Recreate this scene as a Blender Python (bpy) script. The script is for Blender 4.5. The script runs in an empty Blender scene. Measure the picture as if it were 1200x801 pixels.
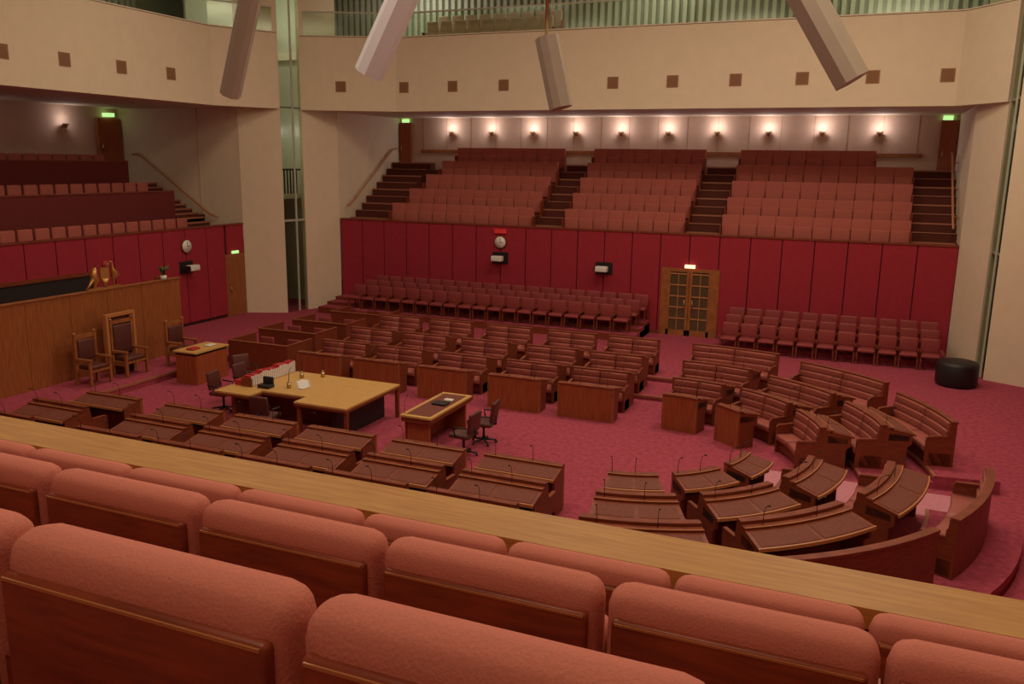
import bpy, bmesh, math, random
from mathutils import Matrix, Vector
random.seed(4)
S=bpy.context.scene
COL=S.collection
S.view_settings.view_transform='Standard'
S.view_settings.look='None'

# ------------------------------------------------------------------ materials
def _new(name):
    m=bpy.data.materials.new(name); m.use_nodes=True
    nt=m.node_tree; b=nt.nodes['Principled BSDF']
    return m,nt,b
def mat(name,c,rough=.6,metal=0,noise=0.0,scale=20,stretch=(1,1,1),c2=None,bump=0,emit=None,es=0,spec=.5,detail=4):
    m,nt,b=_new(name)
    b.inputs['Roughness'].default_value=rough
    b.inputs['Metallic'].default_value=metal
    b.inputs['Specular IOR Level'].default_value=spec
    b.inputs['Base Color'].default_value=(*c,1)
    if noise or c2 or bump:
        tc=nt.nodes.new('ShaderNodeTexCoord'); mp=nt.nodes.new('ShaderNodeMapping')
        mp.inputs['Scale'].default_value=stretch
        n=nt.nodes.new('ShaderNodeTexNoise'); n.inputs['Scale'].default_value=scale; n.inputs['Detail'].default_value=detail
        nt.links.new(tc.outputs['Object'],mp.inputs[0]); nt.links.new(mp.outputs[0],n.inputs['Vector'])
        if noise or c2:
            r=nt.nodes.new('ShaderNodeValToRGB')
            c2=c2 or tuple(v*(1-noise) for v in c)
            r.color_ramp.elements[0].position=.3; r.color_ramp.elements[1].position=.7
            r.color_ramp.elements[0].color=(*c2,1); r.color_ramp.elements[1].color=(*c,1)
            nt.links.new(n.outputs['Fac'],r.inputs[0]); nt.links.new(r.outputs[0],b.inputs['Base Color'])
        if bump:
            bp=nt.nodes.new('ShaderNodeBump'); bp.inputs['Strength'].default_value=bump; bp.inputs['Distance'].default_value=.01
            nt.links.new(n.outputs['Fac'],bp.inputs['Height']); nt.links.new(bp.outputs[0],b.inputs['Normal'])
    if emit:
        b.inputs['Emission Color'].default_value=(*emit,1); b.inputs['Emission Strength'].default_value=es
    return m
M={}
M['carpet']=mat('carpet_pink',(.43,.078,.125),.95,noise=.35,scale=9,bump=.2,spec=.1,detail=8)
M['carpet2']=mat('carpet_pale',(.60,.25,.32),.9,noise=.15,scale=12,spec=.1)
M['riser']=mat('step_edge_timber',(.38,.14,.08),.5)
M['redwall']=mat('red_fabric_panel',(.36,.032,.052),.85,noise=.12,scale=6,bump=.1,spec=.15)
M['redseam']=mat('panel_gap',(.05,.006,.01),.9)
M['darkred']=mat('dark_red_panel',(.16,.03,.03),.85,noise=.1,scale=8,spec=.15)
M['stair']=mat('stair_brown',(.11,.03,.022),.8,noise=.1,scale=8,spec=.15)
M['cream']=mat('cream_plaster',(.76,.66,.50),.8,noise=.05,scale=3,spec=.2)
M['cream2']=mat('cream_acoustic_panel',(.60,.45,.34),.8,noise=.06,scale=5,spec=.2)
M['vent']=mat('vent_brown',(.32,.17,.08),.7)
M['ventin']=mat('vent_inner',(.24,.12,.06),.8)
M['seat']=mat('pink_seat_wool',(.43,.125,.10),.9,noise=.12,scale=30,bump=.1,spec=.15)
M['seatfg']=mat('pink_seat_wool_lit',(.60,.215,.165),.92,noise=.1,scale=160,bump=.25,spec=.1)  # gallery seat wool made lighter: nearer light put into the colour
M['seatpale']=mat('pale_seat_fabric',(.60,.45,.36),.9)
M['leather']=mat('maroon_leather',(.31,.06,.06),.5,noise=.2,scale=15,spec=.4)
M['leather2']=mat('rose_leather',(.38,.10,.08),.5,noise=.2,scale=15,spec=.4)
M['wood']=mat('jarrah_timber',(.25,.058,.026),.45,scale=5,stretch=(1,1,14),c2=(.15,.032,.015),spec=.3)
M['woodl']=mat('honey_timber',(.38,.14,.045),.42,scale=5,stretch=(1,14,1),c2=(.25,.085,.028),spec=.4)
M['woodv']=mat('screen_timber',(.36,.125,.038),.4,scale=4,stretch=(6,6,.6),c2=(.25,.075,.024),spec=.4)
M['deskfront']=mat('desk_front_timber',(.38,.10,.036),.42,scale=4,stretch=(6,6,.6),c2=(.27,.065,.023),spec=.4)
M['rail']=mat('rail_timber',(.50,.27,.075),.45,scale=4,stretch=(1,12,12),c2=(.38,.18,.05),spec=.25)
M['seatwood']=mat('seat_back_timber',(.30,.06,.022),.4,scale=6,stretch=(1,8,8),c2=(.18,.034,.014),spec=.4)
M['trim']=mat('timber_trim',(.48,.20,.07),.4)
M['desktop']=mat('desk_inlay_leather',(.20,.06,.042),.65,noise=.2,scale=20,spec=.25)
M['tabletop']=mat('table_top_maple',(.64,.39,.13),.4,scale=3,stretch=(2,12,1),c2=(.54,.31,.10),spec=.3)
M['black']=mat('black_matte',(.012,.011,.012),.5)
M['dark']=mat('dark_fittings_and_shade',(.02,.012,.012),.8)  # near-black for fittings, and for shade painted into openings
M['doorglass']=mat('door_glass_glow',(.06,.035,.018),.2,emit=(1,.55,.2),es=.015)  # faint emission paints a lit interior behind the glass
M['metal']=mat('brass_metal',(.55,.40,.2),.35,1)
M['white']=mat('white_paint',(.75,.75,.72),.5)
M['clock']=mat('clock_face',(.8,.8,.75),.4)
M['red']=mat('red_binding',(.45,.02,.03),.5)
M['exit']=mat('exit_sign_glow',(.1,.5,.2),.5,emit=(.6,1,.35),es=.9)
M['exitr']=mat('red_sign_glow',(.5,.02,.02),.5,emit=(1,.05,.05),es=.15)
M['warm']=mat('warm_lamp',(1,.8,.5),.5,emit=(1,.75,.4),es=1.6)
M['strut']=mat('strut_grey',(.40,.35,.29),.55,noise=.05,scale=3)
M['strutlit']=mat('strut_painted_lit',(.70,.72,.80),.5)  # bluish light falling on one strut, painted into its colour
M['blind']=mat('blind_grey_green',(.50,.52,.44),.7)
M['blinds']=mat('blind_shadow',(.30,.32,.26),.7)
M['slotwall']=mat('pale_green_wall',(.52,.51,.42),.7)
M['green']=mat('leaf_green',(.05,.14,.04),.6)
M['gold']=mat('gilded',(.6,.33,.10),.4,.7)
M['stone']=mat('ceiling_white',(.7,.62,.5),.85)
M['seatd']=mat('dark_brown_leather',(.10,.026,.022),.5)
def glass(name,c,a):
    m,nt,b=_new(name)
    g=nt.nodes.new('ShaderNodeBsdfTransparent'); g.inputs[0].default_value=(*c,1)
    gl=nt.nodes.new('ShaderNodeBsdfGlossy'); gl.inputs['Roughness'].default_value=.12; gl.inputs[0].default_value=(.7,.8,.72,1)
    mx=nt.nodes.new('ShaderNodeMixShader'); mx.inputs[0].default_value=a
    nt.links.new(g.outputs[0],mx.inputs[1]); nt.links.new(gl.outputs[0],mx.inputs[2])
    nt.links.new(mx.outputs[0],nt.nodes['Material Output'].inputs[0]); return m
M['glass']=glass('green_glass',(.84,.88,.80),.04)

# ------------------------------------------------------------------ mesh builder
class MB:
    def __init__(s): s.v=[];s.f=[];s.m=[];s.sm=[];s.names=[];s.T=Matrix.Identity(4)
    def mi(s,n):
        if n not in s.names: s.names.append(n)
        return s.names.index(n)
    def add(s,vs,fs,n,smooth=False):
        o=len(s.v); i=s.mi(n)
        s.v+=[tuple(s.T@Vector(p)) for p in vs]
        for f in fs: s.f.append(tuple(o+k for k in f)); s.m.append(i); s.sm.append(smooth)
    def box(s,x0,x1,y0,y1,z0,z1,n):
        vs=[(x,y,z) for z in(z0,z1) for y in(y0,y1) for x in(x0,x1)]
        s.add(vs,[(0,2,3,1),(4,5,7,6),(0,1,5,4),(2,6,7,3),(0,4,6,2),(1,3,7,5)],n)
    def sweep(s,T,ss,prof,n,smooth=False,caps=True):
        k=len(prof); vs=[T(a,d,z) for a in ss for d,z in prof]; fs=[]
        for i in range(len(ss)-1):
            for j in range(k):
                a=i*k+j;b=i*k+(j+1)%k; fs.append((a,b,b+k,a+k))
        s.add(vs,fs,n,smooth)
        if caps:
            o=len(s.v)-len(vs); i=s.mi(n)
            s.f.append(tuple(o+j for j in range(k))[::-1]); s.m.append(i); s.sm.append(False)
            s.f.append(tuple(o+(len(ss)-1)*k+j for j in range(k))); s.m.append(i); s.sm.append(False)
    def rbox(s,cx,cy,cz,hx,hy,hz,r,n,R=None):
        h=(hx,hy,hz); r=min(r,*h)*.999
        sa=[[-q,-q+.4*r,-q+r,q-r,q-.4*r,q] for q in h]
        idx={};vs=[];fs=[]
        def pt(p):
            key=tuple(round(c,5) for c in p)
            if key not in idx:
                inn=[max(-(h[i]-r),min(h[i]-r,p[i])) for i in range(3)]
                d=Vector([p[i]-inn[i] for i in range(3)]); d=d.normalized()*r
                q=Vector(inn)+d
                if R: q=R@q
                idx[key]=len(vs); vs.append((cx+q.x,cy+q.y,cz+q.z))
            return idx[key]
        for ax in range(3):
            u,v=(ax+1)%3,(ax+2)%3
            for sg in(-1,1):
                for i in range(5):
                    for j in range(5):
                        q=[]
                        for a,b in((i,j),(i+1,j),(i+1,j+1),(i,j+1)):
                            p=[0,0,0];p[ax]=sg*h[ax];p[u]=sa[u][a];p[v]=sa[v][b];q.append(pt(p))
                        if sg<0:q=q[::-1]
                        fs.append(tuple(q))
        s.add(vs,fs,n,True)
    def tube(s,pts,r,n,k=8,closed=False):
        pts=[Vector(p) for p in pts]; rings=[]
        rr=r if isinstance(r,(list,tuple)) else [r]*len(pts)
        for i,p in enumerate(pts):
            d=(pts[min(i+1,len(pts)-1)]-pts[max(i-1,0)]).normalized()
            up=Vector((0,0,1)) if abs(d.z)<.9 else Vector((1,0,0))
            a=d.cross(up).normalized(); b=a.cross(d)
            rings+=[tuple(p+rr[i]*(math.cos(t)*a+math.sin(t)*b)) for t in [2*math.pi*j/k for j in range(k)]]
        fs=[]
        for i in range(len(pts)-1):
            for j in range(k):
                a=i*k+j;b=i*k+(j+1)%k; fs.append((a,a+k,b+k,b))
        fs.append(tuple(range(k))); fs.append(tuple((len(pts)-1)*k+j for j in range(k))[::-1])
        s.add(rings,fs,n,k>4)
    def cyl(s,x,y,z0,z1,r,n,k=20,r2=None):
        s.tube([(x,y,z0),(x,y,z1)],[r,r if r2 is None else r2],n,k)
    def prism(s,poly,z0,z1,n):
        k=len(poly); vs=[(x,y,z0) for x,y in poly]+[(x,y,z1) for x,y in poly]
        fs=[tuple(range(k))[::-1],tuple(range(k,2*k))]+[(j,(j+1)%k,(j+1)%k+k,j+k) for j in range(k)]
        s.add(vs,fs,n)
    def mesh(s,name):
        me=bpy.data.meshes.new(name); me.from_pydata(s.v,[],s.f)
        for n in s.names: me.materials.append(M[n])
        for p,i,sm in zip(me.polygons,s.m,s.sm): p.material_index=i; p.use_smooth=sm
        bm=bmesh.new(); bm.from_mesh(me); bmesh.ops.recalc_face_normals(bm,faces=bm.faces); bm.to_mesh(me); bm.free()
        me.update(); return me
    def obj(s,name,loc=(0,0,0),rz=0):
        return inst(s.mesh(name),name,loc,rz)
def inst(me,name,loc=(0,0,0),rz=0):
    o=bpy.data.objects.new(name,me); COL.objects.link(o); o.location=loc; o.rotation_euler=(0,0,rz); return o
def wallseg(mb,p,q,t,z0,z1,n):
    d=Vector((q[0]-p[0],q[1]-p[1])).normalized(); nn=Vector((-d.y,d.x))*t
    mb.prism([p,q,(q[0]+nn.x,q[1]+nn.y),(p[0]+nn.x,p[1]+nn.y)],z0,z1,n)

# ------------------------------------------------------------------ camera
f=990.9; yaw,pitch,roll=math.radians(22.57),math.radians(12.06),math.radians(.84)
H=6.0
fw=Vector((-math.sin(yaw)*math.cos(pitch),math.cos(yaw)*math.cos(pitch),-math.sin(pitch)))
r0=Vector((math.cos(yaw),math.sin(yaw),0)); u0=r0.cross(fw)
rr=math.cos(roll)*r0+math.sin(roll)*u0; uu=-math.sin(roll)*r0+math.cos(roll)*u0
cd=bpy.data.cameras.new('camera'); cam=bpy.data.objects.new('camera',cd); COL.objects.link(cam)
mw=Matrix((( rr.x,uu.x,-fw.x,0),(rr.y,uu.y,-fw.y,0),(rr.z,uu.z,-fw.z,H),(0,0,0,1)))
cam.matrix_world=mw
cd.sensor_width=36; cd.sensor_fit='HORIZONTAL'; cd.lens=f/1200*36; cd.shift_x=4/1200; cd.shift_y=1.5/1200
cd.clip_start=.05; cd.clip_end=200
S.camera=cam

# ------------------------------------------------------------------ room shell
YW=30.0; XL=-22.4; XR=5.1; ZT=3.6; ZL=3.5
mb=MB(); mb.box(-29,10,-4,36.5,-.2,0,'carpet'); mb.obj('floor')
mb=MB(); mb.box(-30,10,-4,37.5,14,14.3,'stone'); mb.obj('ceiling')

# far red wall with panels
mb=MB(); mb.box(-20.1,2.8,YW+.03,YW+.2,0,ZT,'redseam')
xs=[-20.1]+[-20.1+1.035*i for i in range(1,23)]
xs=[x for x in xs if x<2.5]+[2.8]
dl,dr=-6.55,-4.5
for a,b in zip(xs,xs[1:]):
    a2,b2=a+.018,b-.018
    if b2<=dl or a2>=dr: mb.box(a2,b2,YW-.02,YW+.06,.12,ZT,'redwall')
    else:
        if a2<dl: mb.box(a2,dl,YW-.02,YW+.06,.12,ZT,'redwall')
        if b2>dr: mb.box(dr,b2,YW-.02,YW+.06,.12,ZT,'redwall')
        mb.box(max(a2,dl),min(b2,dr),YW-.02,YW+.06,2.42,ZT,'redwall')
mb.box(-20.1,dl,YW-.04,YW+.03,0,.12,'wood'); mb.box(dr,2.8,YW-.04,YW+.03,0,.12,'wood')
mb.box(-20.1,2.8,YW-.05,YW+.2,ZT,ZT+.05,'wood')
mb.obj('wall_far')
# glazed door
mb=MB()
mb.box(dl,dl+.24,YW-.06,YW+.02,0,2.42,'woodl'); mb.box(dr-.28,dr,YW-.06,YW+.02,0,2.42,'woodl'); mb.box(dl+.24,dr-.28,YW-.06,YW+.02,2.3,2.42,'woodl')
x0,x1=dl+.24,dr-.28
mb.box(x0,x1,YW+.0,YW+.02,0,2.3,'doorglass')
xm=(x0+x1)/2
for a,b in((x0,xm-.01),(xm+.01,x1)):
    mb.box(a,a+.09,YW-.05,YW-.01,0,2.3,'woodl'); mb.box(b-.09,b,YW-.05,YW-.01,0,2.3,'woodl')
    mb.box(a,b,YW-.05,YW-.01,0,.2,'woodl')
    for i in range(1,6): mb.box(a+.09,b-.09,YW-.045,YW-.015,.2+i*.4,.24+i*.4,'trim')
    mb.box((a+b)/2-.012,(a+b)/2+.012,YW-.04,YW-.015,.2,2.25,'trim')
    mb.tube([(b-.13 if a==x0 else a+.13,YW-.09,.9),(b-.13 if a==x0 else a+.13,YW-.09,1.3)],.015,'metal',6)
mb.box(xm-.18,xm+.18,YW-.12,YW-.06,2.44,2.56,'warm')
mb.obj('door_1')

# left red wall
mb=MB(); mb.box(XL-.2,XL-.03,3.4,26.65,0,ZL,'redseam')
ys=[3.4+1.06*i for i in range(22)]; ys=[y for y in ys if y<26.3]+[26.65]
for a,b in zip(ys,ys[1:]):
    if a>25.4: mb.box(XL-.06,XL+.02,a+.018,b-.018,2.4,ZL,'redwall')
    else: mb.box(XL-.06,XL+.02,a+.018,min(b-.018,25.55),.12,ZL,'redwall')
mb.box(XL-.2,XL+.05,3.4,26.65,ZL,ZL+.05,'wood'); mb.obj('wall_left')
mb=MB(); mb.box(XL-.03,XL+.04,25.55,26.62,0,2.4,'woodl'); mb.box(XL+.04,XL+.05,25.65,26.52,.02,2.3,'woodv'); mb.box(XL+.04,XL+.1,25.9,26.25,2.42,2.52,'exit'); mb.tube([(XL+.09,25.75,.95),(XL+.09,25.75,1.15)],.02,'metal'); mb.obj('door_2')
mb=MB(); mb.box(XR,XR+.2,-4,26.7,0,ZT,'redwall'); mb.box(XR,XR+.2,-4,26.7,ZT,14,'cream'); mb.obj('wall_right')
mb=MB(); mb.box(-22.2,XR,3.2,3.34,0,4.36,'redwall'); mb.obj('wall_near')
mb=MB(); mb.box(-30,10,-4.3,-4,0,14,'cream'); mb.obj('wall_back')

# corner white piers
mb=MB()
mb.prism([(XL,26.68),(-20.95,27.38),(-21.1,27.55),(XL-.0,26.95)],0,14,'cream')
mb.box(-29,XL,26.7,26.95,3,8,'cream')
mb.box(-24.4,-24.385,26.67,26.7,3.6,7.9,'cream2')
mb.obj('wall_corner_left')
mb=MB()
mb.prism([(-20.72,28.42),(-20.11,29.94),(-20.2,29.96),(-20.95,28.52)],0,14,'cream')
mb.box(-20.35,-20.1,29.93,35.2,3.62,8,'cream')
mb.obj('wall_corner_far_left')
mb=MB()
mb.prism([(2.8,29.96),(3.45,28.35),(3.65,28.45),(2.95,29.97)],0,14,'cream')
mb.box(2.8,3.05,29.97,35.2,3.65,8,'cream')
mb.prism([(3.6,27.45),(XR,26.68),(XR,26.95),(3.7,27.6)],0,14,'cream')
mb.obj('wall_corner_right')
for i,(p,q) in enumerate((((-21.0,27.42),(-20.78,28.45)),((3.5,28.38),(3.62,27.5)))):
    mb=MB()
    wallseg(mb,p,q,.02,0,14,'glass')
    d=Vector((q[0]-p[0],q[1]-p[1]))
    for t in(.6,):
        x,y=p[0]+d.x*t,p[1]+d.y*t
        mb.box(x-.03,x+.03,y-.03,y+.03,0,14,'blind')
    for z in(3.6,7.9): wallseg(mb,p,q,.05,z,z+.08,'blind')
    mb.obj('window_%d'%(i+1))
mb=MB(); mb.box(-25,-24.9,27,30.5,0,14,'slotwall'); mb.box(-25,-20.5,30.4,30.5,0,14,'slotwall')
mb.box(-24.9,-22.1,27.2,30.3,4.4,4.6,'stone')
for k in range(12): mb.box(-22.15,-22.1,27.6+k*.2,27.64+k*.2,4.6,5.6,'dark')
mb.box(-22.16,-22.08,27.2,30.3,5.55,5.62,'dark')
mb.box(-24.9,-24.8,27.2,30.3,0,2.6,'dark')
mb.obj('wall_stairwell')
mb=MB(); mb.box(5.3,5.4,27.2,30.5,0,14,'slotwall'); mb.box(3.3,5.3,30.5,30.6,0,14,'slotwall'); mb.obj('wall_stairwell_right')

# far gallery shell
mb=MB(); mb.box(-20.1,2.8,35.0,35.2,3,8.1,'cream2')
for i in range(1,20):
    x=-20.1+i*1.2
    mb.box(x-.006,x+.006,34.99,35.0,6.5,8,'vent')
mb.obj('wall_gallery_back')
mb=MB(); mb.box(-19.0,1.7,34.95,34.99,6.38,6.52,'woodl'); mb.obj('trim_1')
mb=MB(); mb.box(-20.5,3.2,30.0,35.2,7.9,8.05,'cream'); mb.box(-29,XL,3,26.9,7.9,8.05,'cream'); mb.obj('ceiling_gallery')
def doorw(name,x0,x1,y0,y1,z0,z1,sx,sy,sz):
    mb=MB(); mb.box(x0,x1,y0,y1,z0,z1,'woodl')
    if x1-x0>y1-y0: mb.box(x0+.06,x1-.06,y0-.02,y0,z0+.05,z1-.06,'deskfront'); mb.tube([(x0+.12,y0-.06,z0+1.3),(x0+.12,y0-.06,z0+1.0)],.02,'metal',6)
    else: mb.box(x1,x1+.02,y0+.06,y1-.06,z0+.05,z1-.06,'deskfront'); mb.tube([(x1+.06,y0+.12,z0+1.3),(x1+.06,y0+.12,z0+1.0)],.02,'metal',6)
    mb.box(sx-.16,sx+.16,sy-.16 if x1-x0<y1-y0 else sy-.06,sy+.16 if x1-x0<y1-y0 else sy+.06,sz,sz+.15,'exit'); mb.obj(name)
doorw('door_3',-20.05,-19.45,34.85,34.99,5.4,7.7,-19.75,34.9,7.71)
doorw('door_4',2.2,2.78,34.85,34.99,5.3,7.7,2.4,34.9,7.71)
doorw('door_5',-28.45,-28.3,25.5,26.6,5.2,7.5,-28.25,26.0,7.55)
mb=MB(); mb.box(-28.7,-28.5,3,26.9,3,8.1,'cream2'); mb.box(-28.5,-28.46,3,25.4,5.85,6.05,'woodl'); mb.obj('wall_gallery_left_back')

# fascias
FZ0,FZ1=7.88,10.6
def fascia(name,pts,vents):
    mb=MB()
    for p,q in zip(pts,pts[1:]): wallseg(mb,p,q,.35,FZ0,FZ1,'cream')
    for p,q in zip(pts,pts[1:]): wallseg(mb,p,q,.25,FZ1+.02,FZ1+.06,'stone')
    for (x,y,ang) in vents:
        mb.T=Matrix.Translation((x,y,8.78))@Matrix.Rotation(ang,4,'Z')
        mb.box(-.2,.2,-.015,.02,-.2,.2,'vent'); mb.box(-.16,.16,-.02,-.01,-.17,.17,'ventin')
        mb.T=Matrix.Identity(4)
    mb.obj(name)
da=math.atan2(29.85-28.3,-17.3+20.75)
fascia('wall_upper_far',[(-20.68,28.33),(-17.3,29.85),(2.2,29.85),(3.4,28.3)],[(x,29.85,0) for x in(-16.95,-14.85,-12.75,-10.7,-8.6,-6.5,-4.4,-2.3,-.2)]+[(-19.25,28.33+1.43*math.tan(da),da)]+[(1.9,29.85,0)])
lf=math.radians(90)
fascia('wall_upper_left',[(-22.2,-4),(-22.2,25.2),(-20.95,27.35)],[(-22.2,y,lf) for y in(10.8,12.9,14.9,17,19,21.1,23.2)])
mb=MB()
mb.box(-24,6,30.2,36.5,10.0,10.3,'stone'); mb.box(-30,-22.5,-4,26.9,10.0,10.3,'stone')
mb.obj('floor_upper_gallery')
mb=MB()
for p,q in zip([(-20.6,28.5),(-17.3,30.0),(2.2,30.0),(3.3,28.6)],[(-17.3,30.0),(2.2,30.0),(3.3,28.6)]): wallseg(mb,p,q,.02,10.67,11.5,'glass'); wallseg(mb,p,q,.06,11.5,11.55,'blind')
mb.obj('window_3')  # glass balustrade along the far upper gallery
mb=MB()
for p,q in(((-22.35,-3),(-22.35,25.3)),((-22.35,25.3),(-21.1,27.3))): wallseg(mb,p,q,.02,10.67,11.5,'glass'); wallseg(mb,p,q,.06,11.5,11.55,'blind')
mb.obj('window_4')  # glass balustrade along the left upper gallery
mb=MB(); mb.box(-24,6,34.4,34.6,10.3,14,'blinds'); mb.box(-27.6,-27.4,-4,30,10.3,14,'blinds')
for i in range(100): mb.box(-24+i*.3,-23.85+i*.3,34.25,34.4,10.3,14,'blind')
for i in range(100): mb.box(-27.4,-27.25,-3+i*.3,-2.85+i*.3,10.3,14,'blind')
mb.obj('wall_blinds')

# ------------------------------------------------------------------ seats in galleries
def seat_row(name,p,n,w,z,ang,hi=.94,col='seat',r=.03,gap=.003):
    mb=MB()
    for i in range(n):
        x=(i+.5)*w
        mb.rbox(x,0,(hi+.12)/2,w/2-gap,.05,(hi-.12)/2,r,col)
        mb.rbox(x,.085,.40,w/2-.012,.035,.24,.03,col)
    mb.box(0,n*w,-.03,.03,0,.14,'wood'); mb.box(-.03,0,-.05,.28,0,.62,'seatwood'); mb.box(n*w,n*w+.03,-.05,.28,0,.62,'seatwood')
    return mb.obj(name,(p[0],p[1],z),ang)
tier=MB()
TP,TR=.87,.57
for k in range(5):
    y0=YW+.25+TP*k
    tier.box(-20.1,2.8,y0,35.0,3.0 if k==0 else 3.3+TR*(k-1),3.35+TR*k,'stair')
tier.obj('floor_gallery_tiers')
blk=[(-18.0,-11.75),(-10.5,-5.95),(-4.65,1.4)]
for k in range(5):
    for bi,(a,b) in enumerate(blk):
        if bi==0: a=a+.32*k
        if bi==2 and k==4: b=.15
        n=max(1,round((b-a)/.6)); w=(b-a)/n
        seat_row('gallery_seat_row',(b,YW+.66+TP*k),n,w,3.36+TR*k,math.pi,hi=.96,r=.02,gap=.002)
for a,b in((-11.7,-10.55),(-5.9,-4.7),(1.45,2.75),(-20.05,-18.1)):
    mb=MB()
    for k in range(10):
        y=YW+.27+k*TP/2; z=3.35+k*TR/2
        mb.box(a,b,y,y+TP/2+.01,3.3,z+.02,'stair'); mb.box(a,b,y-.02,y+.03,z-.02,z+.03,'riser')
    mb.obj('floor_aisle_stairs')
# left gallery
LZ=-.13
mb=MB()
for k,(x,z) in enumerate(((-22.65,2.95+LZ),(-24.25,3.95+LZ),(-26.4,4.95+LZ))):
    mb.box(-28.5,x,3.4,26.65,2.7 if k==0 else z-1.0,z,'stair')
mb.obj('floor_left_gallery_tiers')
mb=MB(); mb.box(-24.3,-24.15,3.4,25.0,2.96+LZ,4.88+LZ,'darkred'); mb.box(-24.33,-24.12,3.4,25.0,4.88+LZ,4.92+LZ,'wood')
mb.box(-26.5,-26.35,3.4,25.0,3.96+LZ,5.95+LZ,'darkred'); mb.box(-26.53,-26.32,3.4,25.0,5.95+LZ,5.99+LZ,'wood'); mb.obj('gallery_parapet')
for x,z,t in((-23.3,2.96,3.95),(-25.1,3.96,5.2),(-27.2,4.96,6.2)):
    seat_row('gallery_seat_row',(x,24.7),36,.585,z+LZ,-math.pi/2,hi=t-z,r=.05,gap=.04)
mb=MB()
for k in range(14):
    x=-22.8-k*.29; z=2.9+k*.16
    mb.box(x-.3,x,25.1,26.6,2.8,z+.02,'stair'); mb.box(x-.06,x+.02,25.1,26.6,z-.03,z+.03,'riser')
mb.obj('floor_aisle_stairs')
def hrail(pts,off):
    mb=MB(); mb.tube(pts,.035,'trim',8); a,b=Vector(pts[1]),Vector(pts[2])
    for t in(.1,.5,.9):
        p=a+(b-a)*t; mb.tube([p,p+Vector(off)],.015,'trim',6)
    mb.obj('handrail')
hrail([(-27.7,26.55,6.1),(-27.4,26.55,6.15),(-23.9,26.55,3.85),(-23.5,26.55,3.75)],(0,.14,-.08))
hrail([(-19.95,30.35,4.15),(-19.95,30.7,4.3),(-19.95,34.0,6.5),(-19.95,34.4,6.55)],(-.14,0,-.08))
hrail([(2.6,30.35,4.15),(2.6,30.7,4.3),(2.6,34.0,6.5),(2.6,34.4,6.55)],(.19,0,-.08))
for k in range(2):
    seat_row('public_gallery_seats',(-11.3,31.2+k*1.0),9,.6,10.31+.35*k,math.pi,hi=1.05,r=.05,col='seatpale',gap=.06)

# sconces
sc=MB(); sc.tube([(0,0,-.16),(0,0,-.1),(0,0,0)],[.03,.06,.13],'vent',12); sc.box(-.03,.03,.05,.2,-.16,-.04,'vent')
scm=sc.mesh('wall_sconce')
def lamp(kind,name,loc,e,col,**kw):
    l=bpy.data.lights.new(name,kind); l.energy=e; l.color=col
    for k,v in kw.items(): setattr(l,k,v)
    o=bpy.data.objects.new(name,l); COL.objects.link(o); o.location=loc; return o
for x in(-17.4,-15.45,-13.5,-11.55,-9.6,-7.65,-5.7,-3.75,-1.8,.2):
    inst(scm,'wall_sconce',(x,34.8,7.30)); lamp('POINT','sconce_light',(x,34.64,7.45),15,(1,.84,.84),shadow_soft_size=.09)
for y in(24.0,20.0,16.0):
    o=inst(scm,'wall_sconce',(-28.28,y,7.2),math.pi/2); lamp('POINT','sconce_light',(-28.14,y,7.35),7,(1,.84,.82),shadow_soft_size=.09)

def clock(loc,rz):
    mb=MB(); mb.tube([(0,0,0),(0,-.05,0)],.25,'wood',28); mb.tube([(0,-.05,0),(0,-.06,0)],.22,'clock',28)
    mb.box(-.008,.008,-.07,-.06,0,.16,'black'); mb.box(0,.11,-.07,-.06,-.008,.008,'black'); mb.obj('wall_clock',loc,rz)
clock((-12.85,YW-.03,3.0),0); clock((XL+.03,23.55,2.9),math.pi/2)
mb=MB(); mb.box(-.24,.24,-.06,0,-.08,.08,'exitr'); mb.obj('division_sign',(-12.85,YW-.03,3.42))
def bcam(loc,rz):
    mb=MB(); mb.box(-.32,.32,-.02,0,-.22,.22,'black'); mb.box(-.05,.05,-.3,-.02,-.14,-.06,'dark')
    mb.rbox(.0,-.32,.0,.22,.13,.1,.03,'white'); mb.box(-.27,-.2,-.42,-.22,-.08,.08,'black'); mb.obj('broadcast_camera',loc,rz)
bcam((-12.85,YW-.03,2.4),0); bcam((-8.7,YW-.03,2.25),0); bcam((XL+.03,23.5,2.15),math.pi/2)
mb=MB(); mb.tube([(0,0,0),(0,-.04,0)],.14,'red',20); mb.tube([(0,-.04,0),(0,-.08,0)],.09,'seat',20); mb.obj('wall_speaker',(XL+.03,20.0,2.6),math.pi/2)

# ------------------------------------------------------------------ tier platforms on chamber floor
CF=(-3.85,16.4); CN=(-3.9,15.65)
def plat(c,sg,rin,rout,h,a0,name,k=1.0):
    mb=MB(); n=24; A=[math.radians(sg*(a0+(90-a0)*i/n)) for i in range(n+1)]
    T=lambda a,d,z:(c[0]+d*math.cos(a),c[1]+(d+(k-1)*abs(math.sin(a))*d)*math.sin(a),z)
    mb.sweep(T,A,[(rin,0),(rin,h),(rout,h),(rout,0)],'carpet')
    mb.sweep(T,A,[(rin-.02,h-.05),(rin-.02,h+.006),(rin+.04,h+.006),(rin+.04,h-.05)],'riser')
    ya,yb=c[1]+sg*rin*k,c[1]+sg*rout*k
    mb.box(-16.9,c[0],min(ya,yb),max(ya,yb),0,h,'carpet')
    mb.box(-16.9,c[0],ya-.02 if sg>0 else ya-.04,ya+.04 if sg>0 else ya+.02,h-.05,h+.006,'riser')
    mb.obj(name)
plat(CF,1,4.28,6.75,.12,9,'floor_step_lower',1.08); plat(CF,1,5.6,6.75,.25,9,'floor_step_upper',1.1)
plat(CN,-1,4.1,6.75,.12,2,'floor_step_near_lower'); plat(CN,-1,5.35,6.75,.25,2,'floor_step_near_upper')
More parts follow.
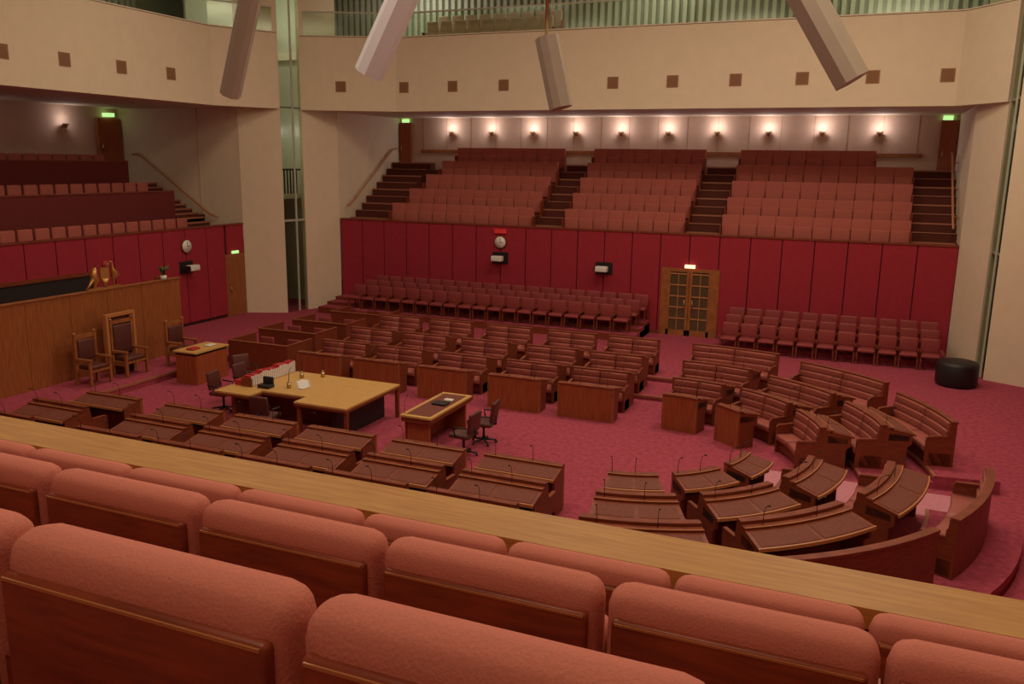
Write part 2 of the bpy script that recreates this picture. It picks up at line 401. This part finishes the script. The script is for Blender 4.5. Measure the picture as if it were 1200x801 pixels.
mb=MB(); mb.box(-1.9,2.1,15.72,16.95,0,.015,'carpet2'); mb.obj('floor_pale_strip')  # thin paler strip laid on the aisle floor

# ------------------------------------------------------------------ desks and benches
def rprof(d0,d1,z0,z1,r,n=3):
    out=[]
    for cx,cz,a in((d1-r,z1-r,0),(d0+r,z1-r,90),(d0+r,z0+r,180),(d1-r,z0+r,270)):
        for i in range(n+1):
            t=math.radians(a+90*i/n); out.append((cx+r*math.cos(t),cz+r*math.sin(t)))
    return out
def mic(mb,T,s,d,z):
    p=[T(s,d,z),T(s,d,z+.18),T(s,d+.03,z+.30),T(s,d+.1,z+.37)]
    mb.tube(p,[.006,.005,.005,.005],'black',5); mb.tube([p[-1],T(s,d+.15,z+.385)],.012,'black',6)
def make_desk(mb,T,s0,s1,n,d0,front,ds):
    ss=[s0+(s1-s0)*i/n for i in range(n+1)]
    e=.045*ds
    mb.sweep(T,ss,[(d0,0),(d0,.93),(d0+.05,.93),(d0+.05,0)],'wood' if not front else 'deskfront')
    for a,b in((s0,s0+e),(s1-e,s1)):
        mb.sweep(T,[a,b],[(d0+.05,0),(d0+.05,.92),(d0+.5,.83),(d0+.5,.62),(d0+.42,.55),(d0+.42,0)],'wood')
        if front: mb.sweep(T,[a,b],[(d0-.012,0),(d0-.012,.95),(d0,.95),(d0,0)],'woodl')
    mb.sweep(T,ss,[(d0-.015,.93),(d0-.015,.975),(d0+.14,.975),(d0+.14,.93)],'wood')
    mb.sweep(T,ss,[(d0+.13,.972),(d0+.13,.98),(d0+.145,.98),(d0+.145,.972)],'trim')
    mb.sweep(T,ss,[(d0+.14,.90),(d0+.14,.935),(d0+.56,.84),(d0+.56,.80)],'wood')
    mb.sweep(T,ss,[(d0+.55,.80),(d0+.55,.852),(d0+.57,.848),(d0+.57,.79)],'trim')
    m=.06*ds; mid=(s0+s1)/2
    for a,b in((s0+m,mid-m*.6),(mid+m*.6,s1-m)):
        q=[a+(b-a)*i/max(2,n//2) for i in range(max(2,n//2)+1)]
        mb.sweep(T,q,[(d0+.18,.915),(d0+.18,.932),(d0+.52,.856),(d0+.52,.84)],'desktop')
        mic(mb,T,(a+b)/2+(.18*ds),d0+.07,.97)
    mb.sweep(T,[s0+e,s1-e] if n<3 else ss,[(d0+.05,.68),(d0+.05,.84),(d0+.44,.80),(d0+.44,.68)],'dark')  # near-black block paints the shade below the desk top
def make_bench(mb,T,s0,s1,n,dB,ds,desk=True):
    e=.05*ds
    ss=[s0+(s1-s0)*i/n for i in range(n+1)]
    mb.sweep(T,ss,[(dB-.42,.03),(dB-.42,.30),(dB,.30),(dB,.03)],'wood')
    mid=(s0+s1)/2
    for a,b in((s0+e,mid-.01*ds),(mid+.01*ds,s1-e)):
        k=max(2,n//2); q=[a+(b-a)*i/k for i in range(k+1)]
        mb.sweep(T,q,rprof(dB-.52,dB-.06,.30,.46,.05),'leather2',True)
        for j in range(3):
            z=.46+j*.175; o=.03*(j)
            mb.sweep(T,q,rprof(dB-.16+o,dB-.0,z,z+.174,.03),'leather2',True)
    mb.sweep(T,ss,[(dB-.005,0),(dB-.005,1.0),(dB+.045,1.0),(dB+.045,0)],'wood')
    mb.sweep(T,ss,[(dB-.07,.985),(dB-.07,1.03),(dB+.06,1.03),(dB+.06,.985)],'wood')
    for a,b in((s0,s0+e),(s1-e,s1)):
        mb.sweep(T,[a,b],[(dB-.5,0),(dB-.5,.58),(dB-.46,.64),(dB-.12,.66),(dB-.06,1.0),(dB,1.0),(dB,0)],'wood')
        mb.sweep(T,[a-.2*e,b+.2*e],[(dB-.51,.62),(dB-.47,.68),(dB-.1,.70),(dB-.1,.66),(dB-.46,.64)],'wood')
    if desk: make_desk(mb,T,s0,s1,n,dB+.045,False,ds)
def unit_mesh(kind,w=1.5,r=None):
    mb=MB(); zk=.86 if kind=='desk' else .9
    if r is None:
        T=lambda s,d,z:(s,d,z*zk); s0,s1,n,ds=-w/2,w/2,2,1
    else:
        T=lambda a,d,z:((r+d)*math.sin(a),(r+d)*math.cos(a)-r,z*zk); s0,s1=-w/2,w/2; n=8; ds=1/r
    if kind=='desk': make_desk(mb,T,s0,s1,n,-.28,True,ds)
    elif kind=='unit': make_bench(mb,T,s0,s1,n,0,ds)
    else: make_bench(mb,T,s0,s1,n,0,ds,False)
    return mb.mesh(kind)
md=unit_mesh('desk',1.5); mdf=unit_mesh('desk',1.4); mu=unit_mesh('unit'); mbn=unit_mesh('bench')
farx=[-13.4,-11.6,-9.65,-7.65,-5.8]
for i,x in enumerate(farx):
    inst(mdf,'senator_desk',(x+.03,18.98,0))
    inst(mu,'bench_with_desk',(x,20.1,0)); inst(mu,'bench_with_desk',(x+.0,21.55,.12)); inst(mbn,'upholstered_bench',(x+.03,23.2,.25))
nearx=[-15.0,-12.72,-10.87,-9.05,-7.13,-5.22]
for x in nearx: inst(md,'senator_desk',(x,13.12,0),math.pi)
for x in(-15.3,-12.55,-10.67,-8.82,-7.0,-5.12):
    inst(mu,'bench_with_desk',(x,12.22,0),math.pi); inst(mu,'bench_with_desk',(x,10.95,.12),math.pi); inst(mbn,'upholstered_bench',(x,9.65,.25),math.pi)
def curved(kind,name,c,r,a0,a1,z):
    w=math.radians(abs(a1-a0)); a=math.radians((a0+a1)/2)
    inst(unit_mesh(kind,w,r),name,(c[0]+r*math.cos(a),c[1]+r*math.sin(a),z),a-math.pi/2)
for a0,a1,rs in((92,72,(2.65,3.72,5.15,6.75)),(65,43,(2.65,3.72,4.9,6.4)),(36,15,(None,3.6,4.75,6.05))):
    if rs[0]: curved('desk','senator_desk',CF,rs[0],a0 if a0!=65 else 60,a1,0)
    curved('unit','bench_with_desk',CF,rs[1],a0,a1,0); curved('unit','bench_with_desk',CF,rs[2],a0,a1,.12); curved('bench','upholstered_bench',CF,rs[3],a0,a1,.25)
for a0,a1 in((-3,-26),(-33,-56),(-63,-84)):
    curved('desk','senator_desk',CN,2.5,a0-2 if a0==-3 else a0,a1,0)
    curved('unit','bench_with_desk',CN,3.42,a0,a1,0); curved('unit','bench_with_desk',CN,4.72,a0,a1,.12); curved('bench','upholstered_bench',CN,6.2,a0,a1-2,.25)
for x,y,z in((-15.75,19.1,0),(-16.1,20.9,0),(-16.1,22.6,0),(-15.9,24.5,0)):
    mb=MB()
    mb.box(-1.05,1.05,0,.06,0,.82,'wood'); mb.box(-1.05,-.99,.06,1.2,0,.82,'wood'); mb.box(.99,1.05,.06,1.2,0,.82,'wood')
    mb.box(-.99,.99,.06,.5,.62,.66,'desktop'); mb.box(-1.06,1.06,-.01,.07,.82,.85,'wood'); mb.box(-1.06,1.06,-.015,-.01,.835,.85,'trim')
    mb.box(-1.06,-.98,.07,1.2,.82,.85,'wood'); mb.box(.98,1.06,.07,1.2,.82,.85,'wood')
    for sx in(-.5,.5): mb.rbox(sx,.85,.42,.25,.22,.05,.04,'leather'); mb.rbox(sx,1.08,.62,.25,.04,.16,.035,'leather'); mb.box(sx-.2,sx+.2,.68,1.05,0,.37,'wood')
    mb.obj('advisers_enclosure',(x,y,z))
# ------------------------------------------------------------------ loose chairs in front of wall
def chair_row(x0,n,y,z,w=.6):
    mb=MB()
    for i in range(n):
        x=i*w+w/2
        mb.rbox(x,0,.44,w/2-.04,.24,.05,.04,'leather'); mb.rbox(x,.24,.70,w/2-.04,.045,.22,.04,'leather')
        for sx in(-1,1):
            mb.box(x+sx*(w/2-.05)-.02,x+sx*(w/2-.05)+.02,-.2,-.16,0,.40,'wood'); mb.box(x+sx*(w/2-.05)-.02,x+sx*(w/2-.05)+.02,.22,.26,0,.55,'wood')
            mb.box(x+sx*(w/2-.03)-.02,x+sx*(w/2-.03)+.02,-.2,.24,.56,.60,'wood')
    mb.obj('row_of_chairs',(x0,y,z))
for k in range(3):
    chair_row(-18.6+.15*k,19,28.3+.62*k,.255+.12*k); chair_row(-4.1,11,28.1+.66*k,.0 if k==0 else .025+.14*k)
mb=MB()
for k in range(3): mb.box(-19.9,-6.9,27.95+.62*k,29.94,0,.25+.12*k,'carpet'); mb.box(-19.9,-6.9,27.93+.62*k,27.95+.62*k,0,.252+.12*k,'wood')
for k in range(1,3): mb.box(-4.3,2.7,27.75+.66*k,29.94,0,.02+.14*k,'carpet')
mb.obj('floor_chair_platform')
mb=MB(); mb.tube([(0,0,0),(0,0,.1),(0,0,.6),(0,0,.68),(0,0,.71)],[.5,.55,.55,.51,.4],'black',28); mb.obj('black_ottoman',(2.8,26.4,0))

# ------------------------------------------------------------------ central tables
mb=MB()
x0,x1,y0,y1=-13.4,-9.85,14.7,17.0
poly=[(x0,y0),(x0+1.0,y0),(x0+1.0,y0+.45),(x0+2.2,y0+.45),(x0+2.2,y0),(x1,y0),(x1,y1),(x0,y1)]
mb.prism(poly,.76,.80,'tabletop'); mb.prism([(a,b) for a,b in poly],.70,.76,'wood')
mb.box(x1-.45,x1-.35,y0+.15,y1-.15,0,.7,'black'); mb.box(x0+.35,x0+.45,y0+.15,y1-.15,0,.7,'wood')
mb.box(x0+.4,x1-.4,y0+1.1,y0+1.2,0,.7,'wood')
for x in(x0+2.25,x1-.08):
    for y in(y0+.03,y1-.11): mb.box(x,x+.08,y,y+.08,0,.7,'wood')
mb.obj('clerks_table')
mb=MB()
for i in range(24):
    y=15.3+i*.07; hh=.24+random.random()*.05
    mb.box(-13.05,-12.85,y,y+.06,0,hh,'red'); mb.box(-13.04,-12.83,y+.008,y+.052,.01,hh-.01,'white')
mb.box(-13.1,-12.8,15.27,15.295,0,.2,'wood'); mb.box(-13.1,-12.8,16.98,17.0,0,.2,'wood')
mb.box(-13.32,-13.08,15.3,16.98,.0,.12,'red')
mb.obj('bound_volumes',(0,0,.80))
mb=MB(); mb.rbox(-12.5,15.4,.84,.16,.12,.04,.02,'black'); mb.rbox(-12.5,15.5,.95,.14,.03,.09,.02,'black'); mb.obj('telephone')
for x,y in((-12.3,16.5),(-11.9,16.8),(-12.0,15.6)):
    mb=MB(); mb.cyl(0,0,0,.12,.05,'metal',14); mb.cyl(0,0,.12,.16,.03,'metal',14); mb.tube([(0,0,.16),(0,.02,.4),(.03,.06,.48)],.008,'black',5); mb.obj('table_microphone',(x,y,.8))
mb=MB()
for i in range(5):
    mb.box(-12.2+i*.1,-12.0+i*.1,16.1-i*.12,16.4-i*.12,.0+i*.003,.003+i*.003,'white')
mb.obj('papers',(0,0,.8))
mb=MB()
x0,x1,y0,y1=-8.62,-7.88,14.85,16.85
mb.box(x0,x1,y0,y1,.76,.80,'tabletop'); mb.box(x0+.09,x1-.09,y0+.12,y1-.12,.80,.806,'desktop'); mb.box(x0+.02,x1-.02,y0+.02,y1-.02,.66,.76,'wood')
mb.box(x0+.1,x1-.1,y0+.1,y0+.16,0,.66,'deskfront'); mb.box(x0+.1,x1-.1,y1-.16,y1-.1,0,.66,'deskfront'); mb.box(x0+.06,x0+.12,y0+.1,y1-.1,0,.66,'deskfront')
for x,y in((x0+.06,y0+.1),(x0+.06,y1-.2)): mic(mb,lambda s,d,z:(s,d,z),x,y,.8)
mb.obj('attendants_table')
mb=MB(); mb.rbox(-8.2,15.9,.83,.17,.13,.02,.015,'black'); mb.rbox(-8.15,16.2,.83,.1,.07,.02,.015,'white'); mb.obj('document_folder')
def office_chair(name,loc,rz):
    mb=MB()
    for i in range(5):
        a=i*2*math.pi/5; mb.tube([(0,0,.1),(.28*math.cos(a),.28*math.sin(a),.06)],[.03,.018],'black',6); mb.cyl(.28*math.cos(a),.28*math.sin(a),0,.05,.025,'black',8)
    mb.cyl(0,0,.08,.42,.028,'black',10); mb.rbox(0,0,.46,.25,.24,.05,.045,'seatd')
    R=Matrix.Rotation(math.radians(8),3,'X'); mb.rbox(0,-.25,.75,.23,.04,.22,.04,'seatd',R)
    mb.tube([(0,-.1,.42),(0,-.28,.45),(0,-.29,.62)],.02,'black',6)
    for s in(-1,1): mb.tube([(s*.2,.05,.44),(s*.29,.05,.5),(s*.29,.08,.66),(s*.28,-.22,.68)],.018,'black',6)
    mb.obj(name,loc,rz)
for x,y,r in((-11.8,14.5,.1),(-13.95,15.6,-1.5),(-13.95,16.5,-1.6),(-7.3,15.2,1.5),(-7.25,16.1,1.7),(-14.6,17.2,-2.0)): office_chair('swivel_chair',(x,y,0),r)

# ------------------------------------------------------------------ president's dais
mb=MB(); mb.box(-22.3,-17.35,11.6,20.2,0,.2,'carpet'); mb.box(-17.36,-17.32,11.6,20.2,.14,.206,'riser'); mb.obj('floor_dais')
mb=MB()
X=-18.95
ys=[11.8,13.1,14.4,15.7,16.9,18.1,19.6]
ZS=2.44
for a,b in zip(ys,ys[1:]): mb.box(X-.1,X,a+.006,b-.006,.2,ZS,'woodv')
mb.box(X-.12,X-.02,11.8,19.6,.2,ZS-.02,'wood')
mb.box(X-.9,X-.1,19.5,19.6,.2,ZS,'woodv'); mb.box(X-.9,X-.1,11.8,11.9,.2,ZS,'woodv')
mb.box(X-.16,X+.03,11.78,19.62,ZS,ZS+.03,'woodl')
mb.box(X-1.0,X-.16,11.8,19.5,1.95,2.0,'wood')
mb.obj('timber_screen')
mb=MB(); mb.box(XL+.03,XL+.12,15.3,19.4,0,2.35,'dark'); mb.box(XL+.03,XL+.16,15.2,15.3,0,2.45,'wood'); mb.box(XL+.03,XL+.16,19.4,19.5,0,2.45,'wood'); mb.box(XL+.03,XL+.16,15.3,19.4,2.35,2.45,'wood'); mb.obj('dark_opening')  # framed flat dark panel paints the darkness of an opening
def throne(name,loc,rz,h,w=.62,frame=False):
    mb=MB()
    for sx in(-1,1):
        mb.box(sx*w/2-.035,sx*w/2+.035,.42,.49,0,.66,'woodl'); mb.box(sx*w/2-.035,sx*w/2+.035,-.06,.01,0,h,'woodl')
        mb.box(sx*w/2-.045,sx*w/2+.045,-.02,.52,.66,.71,'woodl'); mb.box(sx*w/2-.02,sx*w/2+.02,.0,.44,.3,.35,'woodl')
        mb.rbox(sx*w/2,-.025,h+.03,.05,.05,.05,.045,'woodl')
    mb.box(-w/2,w/2,-.04,.48,.36,.42,'woodl'); mb.rbox(0,.23,.47,w/2-.04,.24,.06,.05,'seatd')
    mb.box(-w/2,w/2,-.05,0,h-.1,h,'woodl'); mb.box(-w/2,w/2,-.05,0,.6,.66,'woodl')
    mb.rbox(0,.0,(.6+h-.1)/2,w/2-.05,.05,(h-.7)/2-.03,.045,'seatd')
    if frame:
        for sx in(-1,1): mb.box(sx*(w/2+.1)-.04,sx*(w/2+.1)+.04,-.14,.0,0,h+.1,'trim')
        mb.box(-w/2-.14,w/2+.14,-.14,.0,h+.1,h+.18,'trim'); mb.box(-w/2-.06,w/2+.06,-.12,-.08,0,h+.1,'seatd')
    mb.obj(name,loc,rz)
throne('ceremonial_chair',(-18.4,15.6,.2),-math.pi/2,1.3); throne('presidents_chair',(-18.35,16.75,.2),-math.pi/2,1.5,.7,True); throne('ceremonial_chair',(-17.9,18.2,.2),-math.pi/2,1.25)
mb=MB(); mb.box(-.4,.4,-.65,.65,.86,.90,'tabletop'); mb.box(-.36,.36,-.6,-.55,0,.86,'deskfront'); mb.box(-.36,.36,.55,.6,0,.86,'deskfront'); mb.box(.3,.36,-.55,.55,0,.86,'deskfront'); mb.box(-.36,.36,-.6,.6,.80,.86,'wood')
mb.rbox(0,-.3,.93,.12,.15,.02,.015,'red'); mb.rbox(.05,.3,.92,.1,.14,.012,.01,'white'); mb.obj('presidents_desk',(-16.55,17.75,0))
mb=MB()
mb.prism([(-.14,-.02),(.14,-.02),(.14,.02),(-.14,.02)],.25,.55,'gold'); mb.tube([(0,0,.02),(0,0,.25)],[.04,.12],'gold',8)
mb.tube([(-.35,0,0),(-.3,0,.22),(-.36,0,.4),(-.3,0,.55),(-.26,0,.62)],[.03,.08,.1,.05,.04],'gold',8); mb.tube([(-.36,0,.3),(-.5,0,.12),(-.6,0,.05)],[.06,.03,.015],'gold',6)
mb.tube([(.3,0,0),(.3,0,.2),(.36,0,.32),(.28,0,.5),(.26,0,.68),(.2,0,.7)],[.02,.03,.12,.04,.025,.02],'gold',8)
mb.box(-.6,.5,-.06,.06,-.03,.02,'gold'); mb.obj('coat_of_arms',(-18.98,16.9,ZS+.06),math.pi/2)
mb=MB(); mb.cyl(0,0,0,.12,.09,'white',14)
for i in range(12):
    a=i*2.4; mb.tube([(0,0,.1),(.08*math.cos(a),.08*math.sin(a),.3),(.18*math.cos(a),.18*math.sin(a),.36+.02*(i%4))],[.012,.02,.004],'green',5)
mb.obj('potted_plant',(-18.98,19.0,ZS+.03))

# ------------------------------------------------------------------ ceiling struts
def strut(name,a,b,w,mt,rod=False,rot=45):
    a,b=Vector(a),Vector(b); d=(b-a); L=d.length
    q=d.to_track_quat('Z','Y').to_matrix().to_4x4()
    mb=MB(); mb.T=Matrix.Translation(a)@q@Matrix.Rotation(math.radians(rot),4,'Z')
    c=w*.25; h=w/2
    pr=[(h,h-c),(h-c,h),(-h+c,h),(-h,h-c),(-h,-h+c),(-h+c,-h),(h-c,-h),(h,-h+c)]
    mb.prism(pr,0,L,mt)
    mb.T=Matrix.Identity(4)
    if rod:
        e=a+d*1.0; mb.tube([e,e+Vector((0,0,14-e.z))],.04,'metal',8)
    mb.obj(name)
def ext(a,b,z):
    t=(z-a[2])/(b[2]-a[2]); return tuple(a[i]+(b[i]-a[i])*t for i in range(3))
for a,b,w,mt,rod in(((-15.3,18,7.6),(-14.4,17.6,9.2),.48,'strut',0),((-7.45,12,7.33),(-7.05,12,8.03),.43,'strutlit',0),((-6.33,18,7.17),(-6.7,18,8.65),.46,'strut',1),((-.37,14,7.25),(-1.02,14,8.3),.48,'strut',0)):
    strut('ceiling_strut',a,b if rod else ext(a,b,14.0),w,mt,rod)

# ------------------------------------------------------------------ near gallery (foreground)
mb=MB()
mb.box(-22.2,XR,3.07,3.37,4.37,4.45,'rail'); mb.box(-22.2,XR,3.10,3.34,4.3,4.37,'wood'); mb.obj('gallery_rail')
mb=MB()
for k,(y,z) in enumerate(((3.2,3.72),(2.35,4.12),(1.45,4.52),(.55,4.92),(-.4,5.3))):
    mb.box(-22.2,XR,-4,y,z-.6 if k==0 else z-.42,z,'carpet')
mb.obj('floor_near_gallery')
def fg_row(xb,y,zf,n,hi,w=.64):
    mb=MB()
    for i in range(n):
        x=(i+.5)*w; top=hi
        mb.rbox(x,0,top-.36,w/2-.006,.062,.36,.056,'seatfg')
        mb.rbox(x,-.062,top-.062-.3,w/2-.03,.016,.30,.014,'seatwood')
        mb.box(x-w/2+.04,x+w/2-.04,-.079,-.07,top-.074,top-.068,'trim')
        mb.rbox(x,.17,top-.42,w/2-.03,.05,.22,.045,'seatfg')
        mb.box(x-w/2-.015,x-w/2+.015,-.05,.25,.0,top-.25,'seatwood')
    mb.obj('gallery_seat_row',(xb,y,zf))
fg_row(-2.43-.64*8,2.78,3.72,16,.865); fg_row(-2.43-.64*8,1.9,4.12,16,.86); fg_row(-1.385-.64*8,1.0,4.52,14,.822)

# ------------------------------------------------------------------ lighting
W=bpy.data.worlds.new('world'); S.world=W; W.use_nodes=True
W.node_tree.nodes['Background'].inputs[0].default_value=(.9,.75,.62,1); W.node_tree.nodes['Background'].inputs[1].default_value=.02
warm=(1,.80,.57)
for x,y,e in((-16,9,230),(-16,20,250),(-7,9,360),(-7,21,420),(1,10,390),(0,22,470)):
    o=lamp('AREA','ceiling_fill',(x,y,13.7),e,warm,shape='SQUARE',size=3.5)  # unseen area lamps added under the ceiling to light the chamber
o=lamp('AREA','ceiling_fill',(-2,0.5,13.6),175,warm,shape='SQUARE',size=2.5)  # another unseen area lamp, added over the near gallery
for x in(-18,-8,0): lamp('AREA','upper_gallery_fill',(x,32.3,13.5),75,(1,.95,.75),shape='SQUARE',size=2)  # unseen lamps added to brighten the upper blinds and seats
lamp('AREA','upper_gallery_fill',(-25,20,13.5),70,(1,.95,.75),shape='SQUARE',size=2)
lamp('POINT','stairwell_fill',(-22.5,28.8,11.5),70,(1,.97,.8),shadow_soft_size=.3)  # unseen point lamps added to brighten the glass slot
lamp('POINT','stairwell_fill',(-22.0,28.8,6.8),30,(1,.97,.8),shadow_soft_size=.3)
